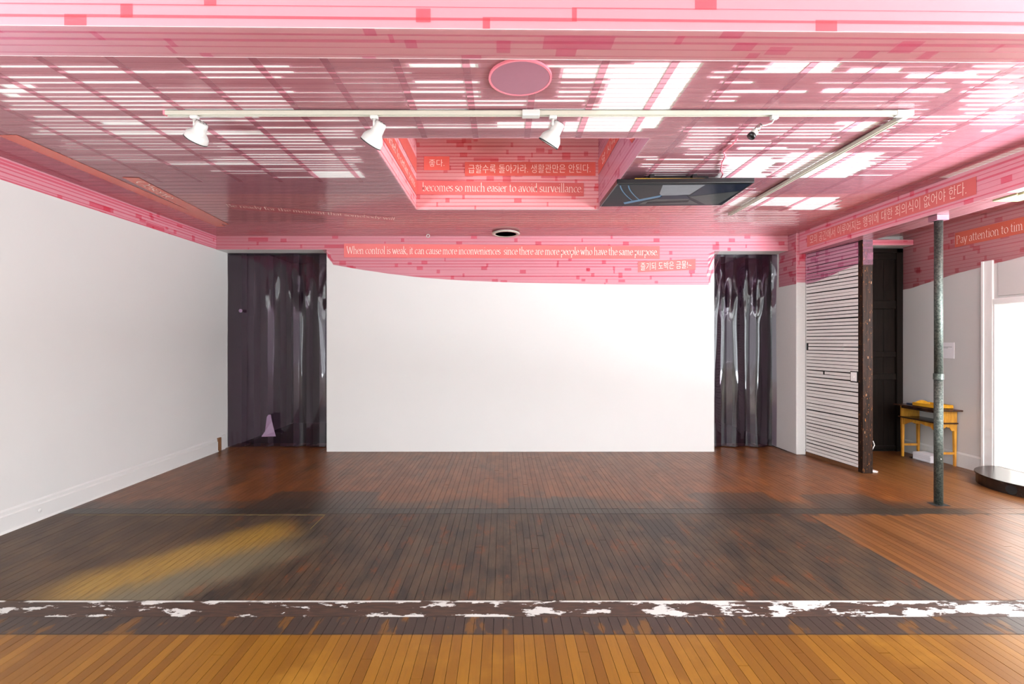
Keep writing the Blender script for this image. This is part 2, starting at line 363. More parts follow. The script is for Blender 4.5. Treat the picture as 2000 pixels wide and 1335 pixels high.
# ceiling with the rectangular recess
c = MB().box(XL-.1, XR+.1, -7.0, RY0, ZC, ZC+.1).box(XL-.1, XR+.1, RY1, YC+.3, ZC, ZC+.1).box(XL-.1, RX0, RY0, RY1, ZC, ZC+.1).box(RX1, XR+.1, RY0, RY1, ZC, ZC+.1)
ceil = c.build('ceiling', 'white_trim'); tag(ceil, 'white boarded ceiling showing through the gaps between pink tape strips', 'ceiling', kind='structure')
c = MB().box(RX0-.1, RX1+.1, RY1, RY1+.1, ZC+.1, RZ).box(RX0-.1, RX0, RY0, RY1, ZC+.1, RZ).box(RX1, RX1+.1, RY0, RY1, ZC+.1, RZ).box(RX0-.1, RX1+.1, RY0-.1, RY0, ZC+.1, RZ).box(RX0-.1, RX1+.1, RY0-.1, RY1+.1, RZ, RZ+.1)
rec = c.build('ceiling_recess', 'white_trim'); tag(rec, 'deep rectangular recess cut up into the middle of the ceiling', 'ceiling recess', kind='structure')
# beams
FB0, FB1, FB2, FB3 = (-4.3, 1.865), (6.0, 1.985), (6.0, 2.19), (-4.3, 2.07)
b = MB().hexa([FB0+(ZB,), FB1+(ZB,), FB2+(ZB,), FB3+(ZB,)], [FB0+(ZC,), FB1+(ZC,), FB2+(ZC,), FB3+(ZC,)]).build('trim_1', 'white_trim')
tag(b, 'wide white ceiling beam crossing the room nearest the viewer', 'beam', kind='structure')
b = MB().box(XB, XB+.33, 2.2, YB+.2, ZB, ZC).build('trim_2', 'white_trim')
tag(b, 'ceiling beam running along the right side above the steel post', 'beam', kind='structure')
t_ = MB()
rr = random.Random(5)
for k in range(9): y = 2.5+k*.19; t_.box(XB+.10+rr.uniform(0, .03), XB+.335, y, y+.2, ZB-.012-rr.uniform(0, .012), ZB)
t_.build('torn_plaster', 'plaster_yellow', b)['label'] = 'torn bare plaster on the underside of the beam'

# right wall with doorway, and windows nearer than the frame
DY0, DY1, DZ = 4.55, 5.74, 2.11
w = MB().box(XR, XR+.16, DY1, YH+.1, 0, ZC).box(XR, XR+.16, DY0, DY1, DZ, ZC).box(XR, XR+.16, 3.7, DY0, 0, ZC).box(XR, XR+.16, -7.0, 3.7, 0, .4).box(XR, XR+.16, -7.0, 3.7, 2.9, ZC).box(XR, XR+.16, -7.0, -4.9, .4, 2.9)
w = w.build('wall_right', 'white_paint'); tag(w, 'white wall at the far right with a bright doorway', 'wall', kind='structure')
wn = MB()
for y in (-4.9, -3.2, -1.5, .2, 1.9, 3.62): wn.box(XR+.04, XR+.10, y, y+.08, .4, 2.9)
wn.box(XR+.04, XR+.1, -4.9, 3.7, .4, .48).box(XR+.04, XR+.1, -4.9, 3.7, 2.82, 2.9)
tag(wn.build('window_1', 'white_trim'), 'white framed window row in the right wall beyond the picture edge', 'window', kind='structure')
w = MB().box(XL, XR, -7.0, -6.9, 0, .3).box(XL, XR, -7.0, -6.9, 2.9, ZC)
for x in (-4.32, -2.4, -.1, 2.2, 4.4, 5.97): w.box(x, x+.09, -7.0, -6.9, .3, 2.9)
tag(w.build('window_2', 'white_trim'), 'storefront window wall behind the viewer', 'window', kind='structure')
bb = MB(); bb.prism([(XR, DY1+.13, 0), (XR-.018, DY1+.13, 0), (XR-.018, DY1+.13, .17), (XR-.006, DY1+.13, .19), (XR, DY1+.13, .19)], (0, YH-DY1-.13, 0))
tag(bb.build('baseboard_right', 'old_white_paint'), 'white baseboard along the right wall behind the wooden table', 'baseboard', kind='structure')
d = empty('door_1', (XR, DY1, 0), 'white door casing and transom panel around the bright doorway', 'doorway', kind='structure')
MB().box(XR-.025, XR, DY1, DY1+.13, 0, 2.66).build('casing', 'white_trim', d, bevel=.006)
MB().box(XR-.035, XR-.02, DY1+.1, DY1+.13, 0, 2.66).build('casing_bead', 'white_trim', d, bevel=.004)
MB().box(XR-.025, XR, DY0-.13, DY0, 0, 3.0).build('casing', 'white_trim', d)
MB().box(XR-.025, XR, DY0, DY1, DZ, DZ+.07).build('head', 'white_trim', d, bevel=.005)
MB().box(XR-.012, XR, DY0+.04, DY1-.05, DZ+.1, 2.62).build('transom_panel', 'white_paint', d, bevel=.004)
MB().box(XR-.02, XR+.17, DY1-.02, DY1, .13, DZ).build('jamb', 'white_trim', d)
# side room beyond the doorway
w = MB().box(XR+.16, 8.6, 7.2, 7.3, 0, 3.2).box(8.5, 8.6, 3.8, 7.3, 0, 3.2).box(XR+.16, 8.6, 3.8, 3.9, 0, 3.2).box(XR+.16, 8.6, 3.8, 7.3, 3.2, 3.3)
tag(w.build('wall_side_room', 'white_trim'), 'blindingly bright white room seen through the right doorway', 'wall', kind='structure')
sf = MB().box(XR, 8.6, 3.8, 7.3, -.1, .118).build('floor_side_room', 'gap_wood'); tag(sf, 'pale boards of the bright room beyond the doorway', 'floor', kind='structure')
for k in range(24): MB().box(XR+.02, 8.5, 4.56+k*.115, 4.56+k*.115+.112, .118, .13).build('plank', 'pale_plank', sf)
# passage end wall with the dark door
w = MB().box(4.66, XR, YH+.06, YH+.2, 0, ZC).build('wall_passage', 'white_paint'); tag(w, 'end wall of the passage behind the lath partition', 'wall', kind='structure')
d = empty('door_2', (5.5, YH, 0), 'tall dark brown plank door at the end of the passage', 'door', kind='structure')
DX0, DX1, DT = 4.75, 6.03, 3.06
for k in range(6):
    x0 = DX0+.09+k*.186; MB().box(x0, x0+.182, YH+.02, YH+.05, .003, DT-.06).build('plank', 'dark_door', d)
for z0, z1 in ((.03, .08), (1.08, 1.17), (1.42, 1.5), (2.15, 2.27), (2.9, 3.0)): MB().box(DX0+.08, DX1-.08, YH+.0, YH+.03, z0, z1).build('rail', 'dark_door', d, bevel=.006)
MB().box(DX1-.09, DX1, YH-.02, YH+.05, 0, DT).build('stile', 'dark_door', d); MB().box(DX0, DX0+.09, YH-.02, YH+.05, 0, DT).build('stile', 'dark_door', d)
MB().box(DX0, DX1, YH-.02, YH+.05, DT-.06, DT).build('head', 'dark_door', d)
h = MB().box(4.7, XR, 6.87, YH+.05, 3.075, 3.16).build('trim_3', 'white_paint', bevel=.008); tag(h, 'pink-taped lintel above the dark passage door', 'lintel', kind='structure')

# ------------------------------------------------------------------ lath partition
LA, LB = Vector((4.43, 6.82, 0)), Vector((4.53, 5.885, 0)); LD = (LB-LA); LL = LD.length; LD.normalize(); LN = Vector((-abs(LD.y), -LD.x, 0)).normalized()
if LN.x > 0: LN = -LN
lw = empty('wall_lath', (4.5, 6.35, 0), 'partition of white-painted wooden laths with dark gaps and a dark timber end', 'wall', kind='structure')
def slab(u0, u1, n0, n1, z0, z1, dz=0):       # along the partition, out from it, up
    pts = [LA+LD*u+LN*n for u, n in ((u0, n0), (u1, n0), (u1, n1), (u0, n1))]
    return MB().hexa([p+Vector((0, 0, z0+(dz if k in (1, 2) else 0))) for k, p in enumerate(pts)], [p+Vector((0, 0, z1+(dz if k in (1, 2) else 0))) for k, p in enumerate(pts)])
slab(0, LL, -.11, -.012, .0, ZB).build('backing', 'dark_void', lw)
rl = random.Random(11); NR = 60; pit = (ZB-.05)/NR
for r in range(NR):
    z = .05+r*pit; dz = rl.uniform(-.004, .004); hh = pit-rl.uniform(.008, .013)
    cuts = [0.004, LL-.012]
    if r % 12 in (3, 4) and r > 40: cuts = [0.004, LL*.62, LL-.012]
    if r in (55, 56): cuts = [0.004, LL*.24, LL-.012]
    if r in (31, 32): cuts = [0.05, LL*.70, LL-.012]
    if r in (24, ): cuts = [.004, LL*.33, LL*.37, LL-.012]
    for k, (a, bq) in enumerate(zip(cuts[:-1], cuts[1:])):
        if r == 24 and k == 1: continue
        jj = rl.uniform(-.003, .003)
        slab(a, bq-.005, -.012, rl.uniform(.0, .004), z+jj, z+hh+jj, dz).build('lath', 'lath_white', lw)
slab(0, LL, -.01, .006, 0, .045).build('bottom_strip', 'gap_wood', lw)
px0, px1 = LB.x-.012, LB.x+.115
po = MB().box(px0, px1, LB.y-.03, LB.y+.05, 0, ZB).build('end_post', 'dark_post', lw, bevel=.004); po['label'] = 'dark worn timber end post'
for k in range(5):
    MB().box(px0+.02+k*.02, px0+.03+k*.02, LB.y-.032, LB.y-.029, .5+k*.47, .53+k*.47).build('chip', 'bare_wood', po)
sw = empty('light_switch', LA+LD*(LL*.88)+LN*.01+Vector((0, 0, 1.2)), 'small square white light switch plate set in the lath wall', 'light switch')
u = LL*.88
slab(u-.055, u+.062, .0045, .0055, 1.13, 1.275).build('cutout', 'dark_void', sw)
slab(u-.045, u+.045, .0055, .010, 1.145, 1.262).build('plate', 'white_trim', sw, bevel=.002)
slab(u-.008, u+.008, .010, .018, 1.19, 1.215).build('toggle', 'white_trim', sw)

# ------------------------------------------------------------------ pink tape linings
def tape_layer(parent, O, U, V, N, ulen, vlen, mat, seed, w=.056, ov=.008, lo=None, hi=None, piece=(1.0, 2.4), off=.001, extra=6, name='tape_strip'):
    r_ = random.Random(seed); O, U, V, N = map(Vector, (O, U, V, N)); cnt = 0; v0 = -.01; r = -1
    lo = lo or (lambda u: 0); hi = hi or (lambda u: vlen)
    def quadstrip(u0, u1, v0, v1, e, tilt=0):
        n = max(1, int((u1-u0)/.12)); vs = []; fs = []
        for k in range(n+1):
            u = u0+(u1-u0)*k/n; t = tilt*(k/n-.5); a, b = lo(u), hi(u)
            vs += [O+U*u+V*min(max(v0+t, a), b)+N*e, O+U*u+V*min(max(v1+t, a), b)+N*e]
        for k in range(n):
            A_, B_ = vs[2*k], vs[2*k+1]; C_, D_ = vs[2*k+2], vs[2*k+3]
            if (A_-B_).length+(C_-D_).length > .004: fs.append((2*k, 2*k+2, 2*k+3, 2*k+1))
        runs = []
        for f in fs:
            if runs and runs[-1][-1][1] == f[0]: runs[-1].append(f)
            else: runs.append([f])
        for rn in runs:
            b0 = rn[0][0]; e1 = rn[-1][1]+2; fr = [tuple(i-b0 for i in f) for f in rn]
            if U.cross(V).dot(N) < 0: fr = [f[::-1] for f in fr]
            mesh(name, vs[b0:e1], fr, mat, parent)
    while v0 < vlen:
        r += 1; u = -r_.uniform(0, .8); k = 0
        while u < ulen:
            L = r_.uniform(*piece); u0, u1 = max(0, u), min(ulen, u+L)
            if u1-u0 > .02: quadstrip(u0, u1, v0, v0+w, off+.0008*(r % 3)+.0003*(k % 2), r_.uniform(-.005, .005)); cnt += 1
            u += L-r_.choice((.02, .03, .05, .09)); k += 1
        v0 += w-ov*r_.choice((.5, .6, .8, 1, 1.6, 2.4))
    for k in range(extra):                                        # short doubled patches
        u0 = r_.uniform(0, ulen*.95); v0 = r_.uniform(0, vlen); L = r_.choice((.05, .06, .1, .3))
        quadstrip(u0, min(ulen, u0+L), v0, v0+w*r_.choice((.7, 1, 1.5)), off+.0028+.00004*k)
    return cnt
def interp(pts):
    def f(x):
        if x <= pts[0][0]: return pts[0][1]
        for (a, b), (c_, d_) in zip(pts[:-1], pts[1:]):
            if x <= c_: return b+(d_-b)*(x-a)/(c_-a) if c_ > a else d_
        return pts[-1][1]
    return f
GP = 'pink tape linings'
def lining(loc, label): return empty('tape_lining', loc, label, 'tape', GP)
# back wall: rows run along X, depth measured down from the ceiling
zc = [(638, 515), (700, 526), (760, 535), (830, 543), (900, 548), (1000, 552), (1100, 554), (1200, 556), (1392, 557)]
pts = [(XL, ZO), (OL, ZO), (OL+.001, at_y(638, 515, YB).z)]+[(at_y(a, b_, YB).x, at_y(a, b_, YB).z) for a, b_ in zc[1:]]+[(OR0, 2.505), (OR0+.001, ZO-.02), (OR1, ZO-.02)]
fz = interp(pts)
t = lining((0, YB, 2.9), 'pink tape band with a curved lower edge above the blank back wall')
tape_layer(t, (XL, YB, ZC), (1, 0, 0), (0, 0, -1), (0, -1, 0), OR1-XL, .75, 'film_wall', 21, hi=lambda u: ZC-fz(XL+u), extra=22)
# left wall band
t = lining((XL, 5, 3.1), 'pink tape band along the top of the left white wall')
tape_layer(t, (XL, 2.2, ZC), (0, 1, 0), (0, 0, -1), (1, 0, 0), YB-2.2, .205, 'film_wall', 22, ov=.012, w=.05, extra=16)
# near beam, face and underside
dirF = (Vector(FB1+(0,))-Vector(FB0+(0,))).normalized(); nF = Vector((dirF.y, -dirF.x, 0))
t = lining((0, 1.93, ZB), 'pale pink tape over the face and underside of the nearest ceiling beam')
tape_layer(t, Vector(FB0+(ZB,)), dirF, (0, 0, 1), nF, 10.2, .3, 'film_beam', 23, piece=(1.2, 2.2), extra=14)
tape_layer(t, Vector(FB0+(ZB,)), dirF, -nF, (0, 0, -1), 10.2, .2, 'film_under', 24, piece=(1.0, 1.8), extra=14)
# side beam face and underside
t = lining((XB, 4.5, 3.1), 'pink tape over the side beam above the steel post')
tape_layer(t, (XB, YB, ZB), (0, -1, 0), (0, 0, 1), (-1, 0, 0), YB-2.2, .31, 'film_wall', 25, piece=(.6, 1.6), extra=20)
tape_layer(t, (XB, YB, ZB), (0, -1, 0), (1, 0, 0), (0, 0, -1), YB-4.0, .33, 'film_wall', 26, extra=3)
# pier and lath wall top
t = lining((4.36, 6.9, 2.9), 'pink tape wrapped round the top of the narrow white pier')
tape_layer(t, (OR1, 6.82, 2.52), (1, 0, 0), (0, 0, 1), (0, -1, 0), .14, ZC-2.52, 'film_wall', 27, piece=(.4, .5), extra=2)
tape_layer(t, (OR1, YC, 2.50), (0, -1, 0), (0, 0, 1), (-1, 0, 0), YC-6.82, ZC-2.5, 'film_wall', 28, piece=(.5, .6), extra=2)
t = lining((4.5, 6.4, 2.7), 'violet-pink tape over the top of the white lath wall')
fl2 = interp([(0, 0), (.3, .03), (LL*.7, .11), (LL, .16)])
tape_layer(t, LA+LN*.006+Vector((0, 0, 2.49)), LD, (0, 0, 1), LN, LL, ZB-2.49, 'film_violet', 29, lo=fl2, piece=(.6, 1.2), extra=8)
tape_layer(t, (px0, LB.y-.03, 2.62), (1, 0, 0), (0, 0, 1), (0, -1, 0), px1-px0, ZB-2.62, 'film_violet', 30, piece=(.4, .5), extra=0, w=.08)
# right wall, passage ceiling, lintel
t = lining((XR, 5.8, 2.9), 'deep pink tape band on the right wall beside the steel post')
fr_ = interp([(0, .64), (.66, .74), (1.5, .50), (2.6, .45), (4, .45)])
hiR = interp([(0, ZC-2.44), (.1, ZC-2.44), (.8, ZC-2.56), (2.13, ZC-2.695), (3.2, ZC-2.75)])
tape_layer(t, (XR, YH, ZC), (0, -1, 0), (0, 0, -1), (-1, 0, 0), 3.3, .85, 'film_recess', 31, hi=hiR, extra=22, piece=(.5, 1.5))
t = lining((5.3, 5.5, ZC), 'dark red tape under the passage ceiling right of the side beam')
tape_layer(t, (XR, YH, ZC), (0, -1, 0), (-1, 0, 0), (0, 0, -1), 3.6, XR-XB-.33, 'film_deep', 32, w=.09, extra=12)
t = lining((5.4, 6.87, 3.1), 'pink tape over the lintel of the dark passage door')
tape_layer(t, (4.75, 6.87, 3.075), (1, 0, 0), (0, 0, 1), (0, -1, 0), XR-4.75, .085, 'film_wall', 33, w=.035, extra=2)
# recess
t = lining((0, RY1, 3.6), 'red-pink tape lining the far side of the ceiling recess')
tape_layer(t, (RX0, RY1, ZC), (1, 0, 0), (0, 0, 1), (0, -1, 0), RX1-RX0, RZ-ZC, 'film_recess', 34, extra=30, piece=(.5, 1.6))
t = lining((RX0, 4.6, 3.6), 'red-pink tape lining the left side of the ceiling recess')
tape_layer(t, (RX0, RY0, ZC), (0, 1, 0), (0, 0, 1), (1, 0, 0), RY1-RY0, RZ-ZC, 'film_recess', 35, extra=16, piece=(.6, 1.6))
t = lining((RX1, 4.6, 3.6), 'mauve-pink tape lining the right side of the ceiling recess')
tape_layer(t, (RX1, RY0, ZC), (0, 1, 0), (0, 0, 1), (-1, 0, 0), RY1-RY0, RZ-ZC, 'film_violet', 36, extra=10, piece=(.6, 1.6))
t = lining((0, 4.6, RZ), 'red-pink tape under the top of the ceiling recess')
tape_layer(t, (RX0, RY0, RZ), (1, 0, 0), (0, 1, 0), (0, 0, -1), RX1-RX0, RY1-RY0, 'film_recess', 37, extra=4, piece=(1.5, 2.5), w=.1)

# main ceiling: battens along Y, tape rows along X with gaps that show the white boards
t = empty('tape_lining', (0, 4.5, ZC), 'glossy mauve-pink tape strips stretched under the whole main ceiling', 'tape', GP)
bx = [-2.615+.4*k for k in range(-4, 18)]
bx = [x for x in bx if XL < x < XB]
for x in bx:
    segs = [(2.15, RY0)] if RX0-.03 < x < RX1+.03 else [(2.15, 4.65 if x < 0 else 5.7)]
    for y0, y1 in segs: MB().box(x-.022, x+.022, y0, y1, ZC-.004, ZC-.001).build('batten', 'batten_pink', t)
def inpoly(p, poly):
    x, y = p; c_ = False; n = len(poly)
    for i in range(n):
        (x0, y0), (x1, y1) = poly[i], poly[i-1]
        if (y0 > y) != (y1 > y) and x < (x1-x0)*(y-y0)/(y1-y0)+x0: c_ = not c_
    return c_
rect = lambda a, b, c_, d_: [(a, b), (c_, b), (c_, d_), (a, d_)]
WHITE = [   # parts of the ceiling left bare, by where they lie in the picture, and how bare each row is
    ([(1228, 118), (1362, 118), (1310, 200), (1290, 252), (1085, 256), (1150, 216), (1180, 185)], .90),
    (rect(0, 160, 52, 186), .85), (rect(195, 233, 285, 243), .85), (rect(205, 254, 520, 262), .85), (rect(330, 316, 590, 324), .6), (rect(610, 332, 705, 348), .9),
    (rect(812, 122, 925, 134), .7), (rect(700, 236, 960, 250), .55), (rect(960, 234, 1085, 252), .85), (rect(1095, 135, 1218, 147), .85),
    (rect(945, 120, 1080, 190), .0), (rect(800, 150, 1170, 225), .42), (rect(1085, 122, 1230, 215), .45),
    (rect(0, 122, 560, 215), .34), (rect(60, 215, 500, 262), .38), (rect(420, 232, 700, 345), .36), (rect(120, 262, 430, 318), .22), (rect(560, 122, 800, 200), .10),
    ([(1512, 120), (1650, 120), (1630, 143), (1500, 143)], .9), (rect(1660, 131, 1770, 144), .85), (rect(1770, 140, 1895, 152), .8), (rect(1600, 168, 1720, 176), .9), (rect(1735, 170, 1855, 177), .9), (rect(1440, 170, 1570, 180), .45),
    ([(1395, 120), (1500, 120), (1440, 190), (1395, 205)], .35),
    ([(1900, 120), (2000, 120), (2000, 250), (1930, 255), (1880, 220)], .40),  # whitish reflection on the film, imitated by narrowing the tape rows
    ([(1645, 233), (1720, 233), (1700, 255), (1640, 255)], .88), (rect(1450, 286, 1550, 293), .9), ([(1420, 307), (1520, 307), (1490, 348), (1405, 348)], .88), ([(1545, 297), (1735, 297), (1660, 345), (1510, 345)], .8),
    (rect(1420, 384, 1540, 402), .8), (rect(1540, 384, 1640, 410), .85), (rect(1470, 410, 1560, 440), .3), (rect(1400, 366, 1480, 432), .35),
    (rect(1340, 233, 1640, 345), .33), ([(1740, 225), (1900, 225), (1760, 340), (1640, 345)], .28), ([(1840, 340), (2005, 285), (2005, 312), (1850, 347)], .9), ([(1620, 120), (1900, 120), (1800, 220), (1620, 220)], .10),
    ([(1270, 352), (1250, 300), (1400, 300), (1400, 352)], .40),
]
rc = random.Random(77); p_row = .055; y = 2.16; row = 0
while y < YB-.01:
    ph = min(p_row, YB-y); ym = y+ph*.5; segs = []; nx = 86; x0 = XL
    jit = {}
    for k in range(nx+1):
        xa = XL+(XB-XL)*k/(nx+1); xb = XL+(XB-XL)*(k+1)/(nx+1); xm = (xa+xb)/2
        if RX0-.005 < xm < RX1+.005 and RY0-.01 < ym < RY1: g_ = None
        else:
            q_ = pix(xm, ym, ZC); g_ = .0; bay = int((xm-bx[0])/.4+20)
            for poly, val in WHITE:
                if inpoly(q_, poly): g_ = val; break
            if (bay) not in jit: jit[bay] = rc.choice((0, 1, 1, 1, .8, 1.2)) if q_[1] < 350 else 1
            if 0 < g_ < .8: g_ = min(.75, g_*jit[bay])
            if row % 9 == 4 and g_ < .8: g_ *= .4
        if segs and segs[-1][2] == g_: segs[-1][1] = xb
        else: segs.append([xa, xb, g_])
    # one strip object per unbroken run
    run = []
    def flush():
        if not run: return
        vs = []; fs = []; e = ZC-.006-.0012*(row % 2)
        for xa, xb, g_ in run:
            b0 = len(vs); y1 = y+ph*(1-g_)+(.004 if g_ == 0 else 0)
            vs += [(xa, y, e), (xb, y, e), (xb, y1, e), (xa, y1, e)]; fs.append((b0, b0+3, b0+2, b0+1))
        mesh('tape_strip', vs, fs, 'film_ceiling' if ym < 5.0 else 'film_deep', t); run.clear()
    for s_ in segs:
        if s_[2] is None: flush()
        else: run.append(s_)
    flush(); y += p_row; row += 1

# ------------------------------------------------------------------ lettering
def A(cx, cy, rx, ry, a0, a1, n=10): return [(cx+rx*math.cos(math.radians(a0+(a1-a0)*k/n)), cy+ry*math.sin(math.radians(a0+(a1-a0)*k/n))) for k in range(n+1)]
def Hs(x0, x1, y): return ('h', x0, x1, y)
def foot(x, y=.025): return Hs(x-.16, x+.17, y)
el = lambda cx, cy, rx, ry: A(cx, cy, rx, ry, 0, 360, 18)
GL = {
 'a': (.84, [A(.38, .64, .27, .32, 150, 0)+[(.65, .12), (.78, .04)], A(.38, .28, .27, .25, 55, 320)]),
 'b': (.98, [[(.2, 1.6), (.2, .06)], el(.53, .48, .34, .46)]),
 'c': (.82, [A(.48, .48, .37, .46, 48, 318)]),
 'd': (1.0, [el(.44, .48, .34, .46), [(.76, 1.6), (.76, .02)], Hs(.76, .95, .03)]),
 'e': (.82, [[(.1, .56), (.8, .56)]+A(.45, .48, .36, .46, 12, 325, 16)]),
 'f': (.55, [A(.46, 1.34, .22, .25, 20, 180)+[(.24, 0)], Hs(.03, .5, .96), foot(.24)]),
 'g': (.86, [el(.4, .64, .27, .31), el(.42, -.2, .36, .25), [(.56, .9), (.82, .98)], [(.22, .38), (.2, .12), (.5, .06)]]),
 'h': (1.04, [[(.2, 1.6), (.2, 0)], A(.5, .62, .28, .34, 170, 0)+[(.78, 0)], foot(.2), foot(.8)]),
 'i': (.44, [[(.04, .92), (.22, .98), (.22, 0)], [(.2, 1.42), (.22, 1.34)], foot(.22)]),
 'k': (.96, [[(.2, 1.6), (.2, 0)], [(.2, .42), (.66, .96)], [(.36, .6), (.82, .02)], foot(.2), Hs(.52, .82, .97), Hs(.7, .98, .025)]),
 'l': (.44, [[(.04, 1.55), (.22, 1.6), (.22, 0)], foot(.22)]),
 'm': (1.54, [[(.04, .92), (.2, .98), (.2, 0)], A(.46, .64, .26, .33, 170, 0)+[(.72, 0)], A(.98, .64, .26, .33, 170, 0)+[(1.26, 0)], foot(.2), foot(.74), foot(1.28)]),
 'n': (1.04, [[(.04, .92), (.2, .98), (.2, 0)], A(.5, .62, .28, .34, 170, 0)+[(.78, 0)], foot(.2), foot(.8)]),
 'o': (.96, [el(.48, .48, .38, .46)]),
 'p': (1.0, [[(.04, .92), (.2, .98), (.2, -.5)], el(.53, .48, .34, .46), foot(.2, -.48)]),
 'r': (.68, [[(.04, .92), (.2, .98), (.2, 0)], A(.46, .64, .24, .30, 165, 50), foot(.2)]),
 's': (.68, [A(.34, .72, .22, .23, 30, 270)+A(.34, .25, .25, .23, 85, -155)]),
 't': (.6, [[(.24, 1.28), (.24, .28)]+A(.44, .26, .2, .22, 180, 310), Hs(.03, .52, .96)]),
 'u': (1.02, [[(.05, .96), (.2, .96), (.2, .36)]+A(.46, .34, .27, .3, 180, 350), [(.74, .98), (.74, .02)], Hs(.74, .94, .03)]),
 'v': (.88, [[(.1, .97), (.44, 0), (.76, .97)], Hs(-.02, .28, .97), Hs(.62, .9, .97)]),
 'w': (1.32, [[(.1, .97), (.4, 0), (.66, .92), (.92, 0), (1.2, .97)], Hs(-.02, .28, .97), Hs(1.06, 1.34, .97)]),
 'y': (.88, [[(.1, .97), (.46, 0)], [(.78, .97), (.34, -.36), (.12, -.46)], Hs(-.02, .28, .97), Hs(.62, .9, .97)]),
 'W': (1.86, [[(.12, 1.45), (.56, 0), (.94, 1.38), (1.36, 0), (1.74, 1.45)], Hs(-.02, .32, 1.45), Hs(1.58, 1.88, 1.45)]),
 'P': (1.08, [[(.25, 1.45), (.25, 0)], [(.25, 1.43)]+A(.5, 1.06, .44, .36, 90, -100), foot(.25), Hs(.06, .3, 1.43)]),
 'B': (1.12, [[(.25, 1.45), (.25, 0)], [(.25, 1.43)]+A(.5, 1.1, .36, .33, 90, -90)+[(.25, .77)], [(.3, .77)]+A(.54, .39, .42, .37, 90, -90)+[(.25, .02)]]),
 'O': (1.4, [el(.7, .72, .6, .72)]),
 ',': (.4, [[(.2, .12), (.22, 0), (.1, -.22)]]), '.': (.4, [[(.16, .1), (.2, .02)]]), ' ': (.42, []),
}
NIB = (.125*math.cos(math.radians(22)), .125*math.sin(math.radians(22)))
def serif_text(text):
    vs, fs, x = [], [], 0
    def quad(a, b, n):
        k = len(vs); vs.extend([(a[0]-n[0], a[1]-n[1]), (a[0]+n[0], a[1]+n[1]), (b[0]+n[0], b[1]+n[1]), (b[0]-n[0], b[1]-n[1])]); fs.append((k, k+1, k+2, k+3))
    n = (NIB[0]/2, NIB[1]/2)
    for ch in text:
        adv, st = GL[ch]
        for s_ in st:
            if s_[0] == 'h': quad((x+s_[1], s_[3]), (x+s_[2], s_[3]), (0, .028))
            else:
                for a, b in zip(s_[:-1], s_[1:]): quad((x+a[0], a[1]), (x+b[0], b[1]), n)
        x += adv
    return vs, fs, x
def hangul(text):
    c_ = bpy.data.curves.new('hangul', 'FONT'); c_.body = text; c_.size = 1; c_.offset = -.012; c_.resolution_u = 3
    o_ = bpy.data.objects.new('hangul', c_); COL.objects.link(o_)
    me = bpy.data.meshes.new_from_object(o_.evaluated_get(bpy.context.evaluated_depsgraph_get()))
    vs = [(v.co.x, v.co.y) for v in me.vertices]; fs = [tuple(p.vertices) for p in me.polygons]
    bpy.data.objects.remove(o_); bpy.data.curves.remove(c_); bpy.data.meshes.remove(me)
    return vs, fs
def lettering(parent, text, O, U, V, width, xh, mat='lettering', korean=False):
    """text from O along U for width metres; xh = metres per letter unit along V"""
    O, U, V = Vector(O), Vector(U).normalized(), Vector(V).normalized()
    vs, fs = hangul(text) if korean else serif_text(text)[:2]
    if not vs: return
    x0, x1 = min(v[0] for v in vs), max(v[0] for v in vs); k = width/(x1-x0); N_ = U.cross(V)
    if korean: y0 = min(v[1] for v in vs); y1 = max(v[1] for v in vs); vs = [(x, (y_-y0)/(y1-y0)) for x, y_ in vs]
    # keep separate overlapping nib strokes from fighting: tiny steps outward
    pts = [O+U*((x-x0)*k)+V*(y_*xh)+N_*(.0004) for x, y_ in vs]
    return mesh('lettering', pts, fs, mat, parent)
GB = 'lettered banners on the tape'
def banner(corners, label, mat='banner_salmon', N=(0, -1, 0), lift=.006):
    c_ = [Vector(p)+Vector(N)*lift for p in corners]; o_ = empty('text_banner', sum(c_, Vector())/len(c_), label, 'banner', GB)
    b_ = MB().prism(c_, -Vector(N)*.0015); b_.build('strip', mat, o_); return o_
def on_y(px_, Y): return [at_y(a, b_, Y) for a, b_ in px_]
e_ = Vector((0, -.008, 0))
o = banner(on_y([(672, 503), (1288, 506), (1288, 481), (672, 476)], YB), 'long salmon banner above the blank wall reading When control is weak')
a, b = at_y(677, 496, YB), at_y(1284, 499, YB)
lettering(o, 'When control is weak, it can cause more inconveniences  since there are more people who have the same purpose.', a+e_, b-a, (0, 0, 1), (b-a).length, .075)
o = banner(on_y([(1246, 532), (1358, 527), (1358, 506), (1246, 511)], YB), 'short salmon banner with Korean words at the right end of the back wall')
a, b = at_y(1251, 528.5, YB), at_y(1350, 524, YB)
lettering(o, '즐기되 도박은 금물!~', a+e_, b-a, (0, 0, 1), (b-a).length, .115, korean=True)
o = banner(on_y([(814, 380), (1140, 384), (1140, 358), (814, 353)], RY1), 'salmon banner in the ceiling recess reading becomes so much easier to avoid surveillance')
a, b = at_y(826, 374, RY1), at_y(1137, 376.5, RY1)
lettering(o, 'becomes so much easier to avoid surveillance.', a+e_, b-a, (0, 0, 1), (b-a).length, .068)
o = banner(on_y([(908, 344), (1163, 344), (1163, 317), (908, 317)], RY1), 'red banner with a long Korean sentence in the ceiling recess', 'banner_red')
a, b = at_y(915, 339, RY1), at_y(1153, 338, RY1)
lettering(o, '급할수록 돌아가라. 생활관만은 안된다.', a+e_, b-a, (0, 0, 1), (b-a).length, .105, korean=True)
o = banner(on_y([(828, 333), (878, 333), (878, 306), (828, 306)], RY1), 'small red banner with one Korean word in the ceiling recess', 'banner_red')
a, b = at_y(838, 326, RY1), at_y(868, 326, RY1)
lettering(o, '좋다.', a+e_, b-a, (0, 0, 1), (b-a).length, .085, korean=True)
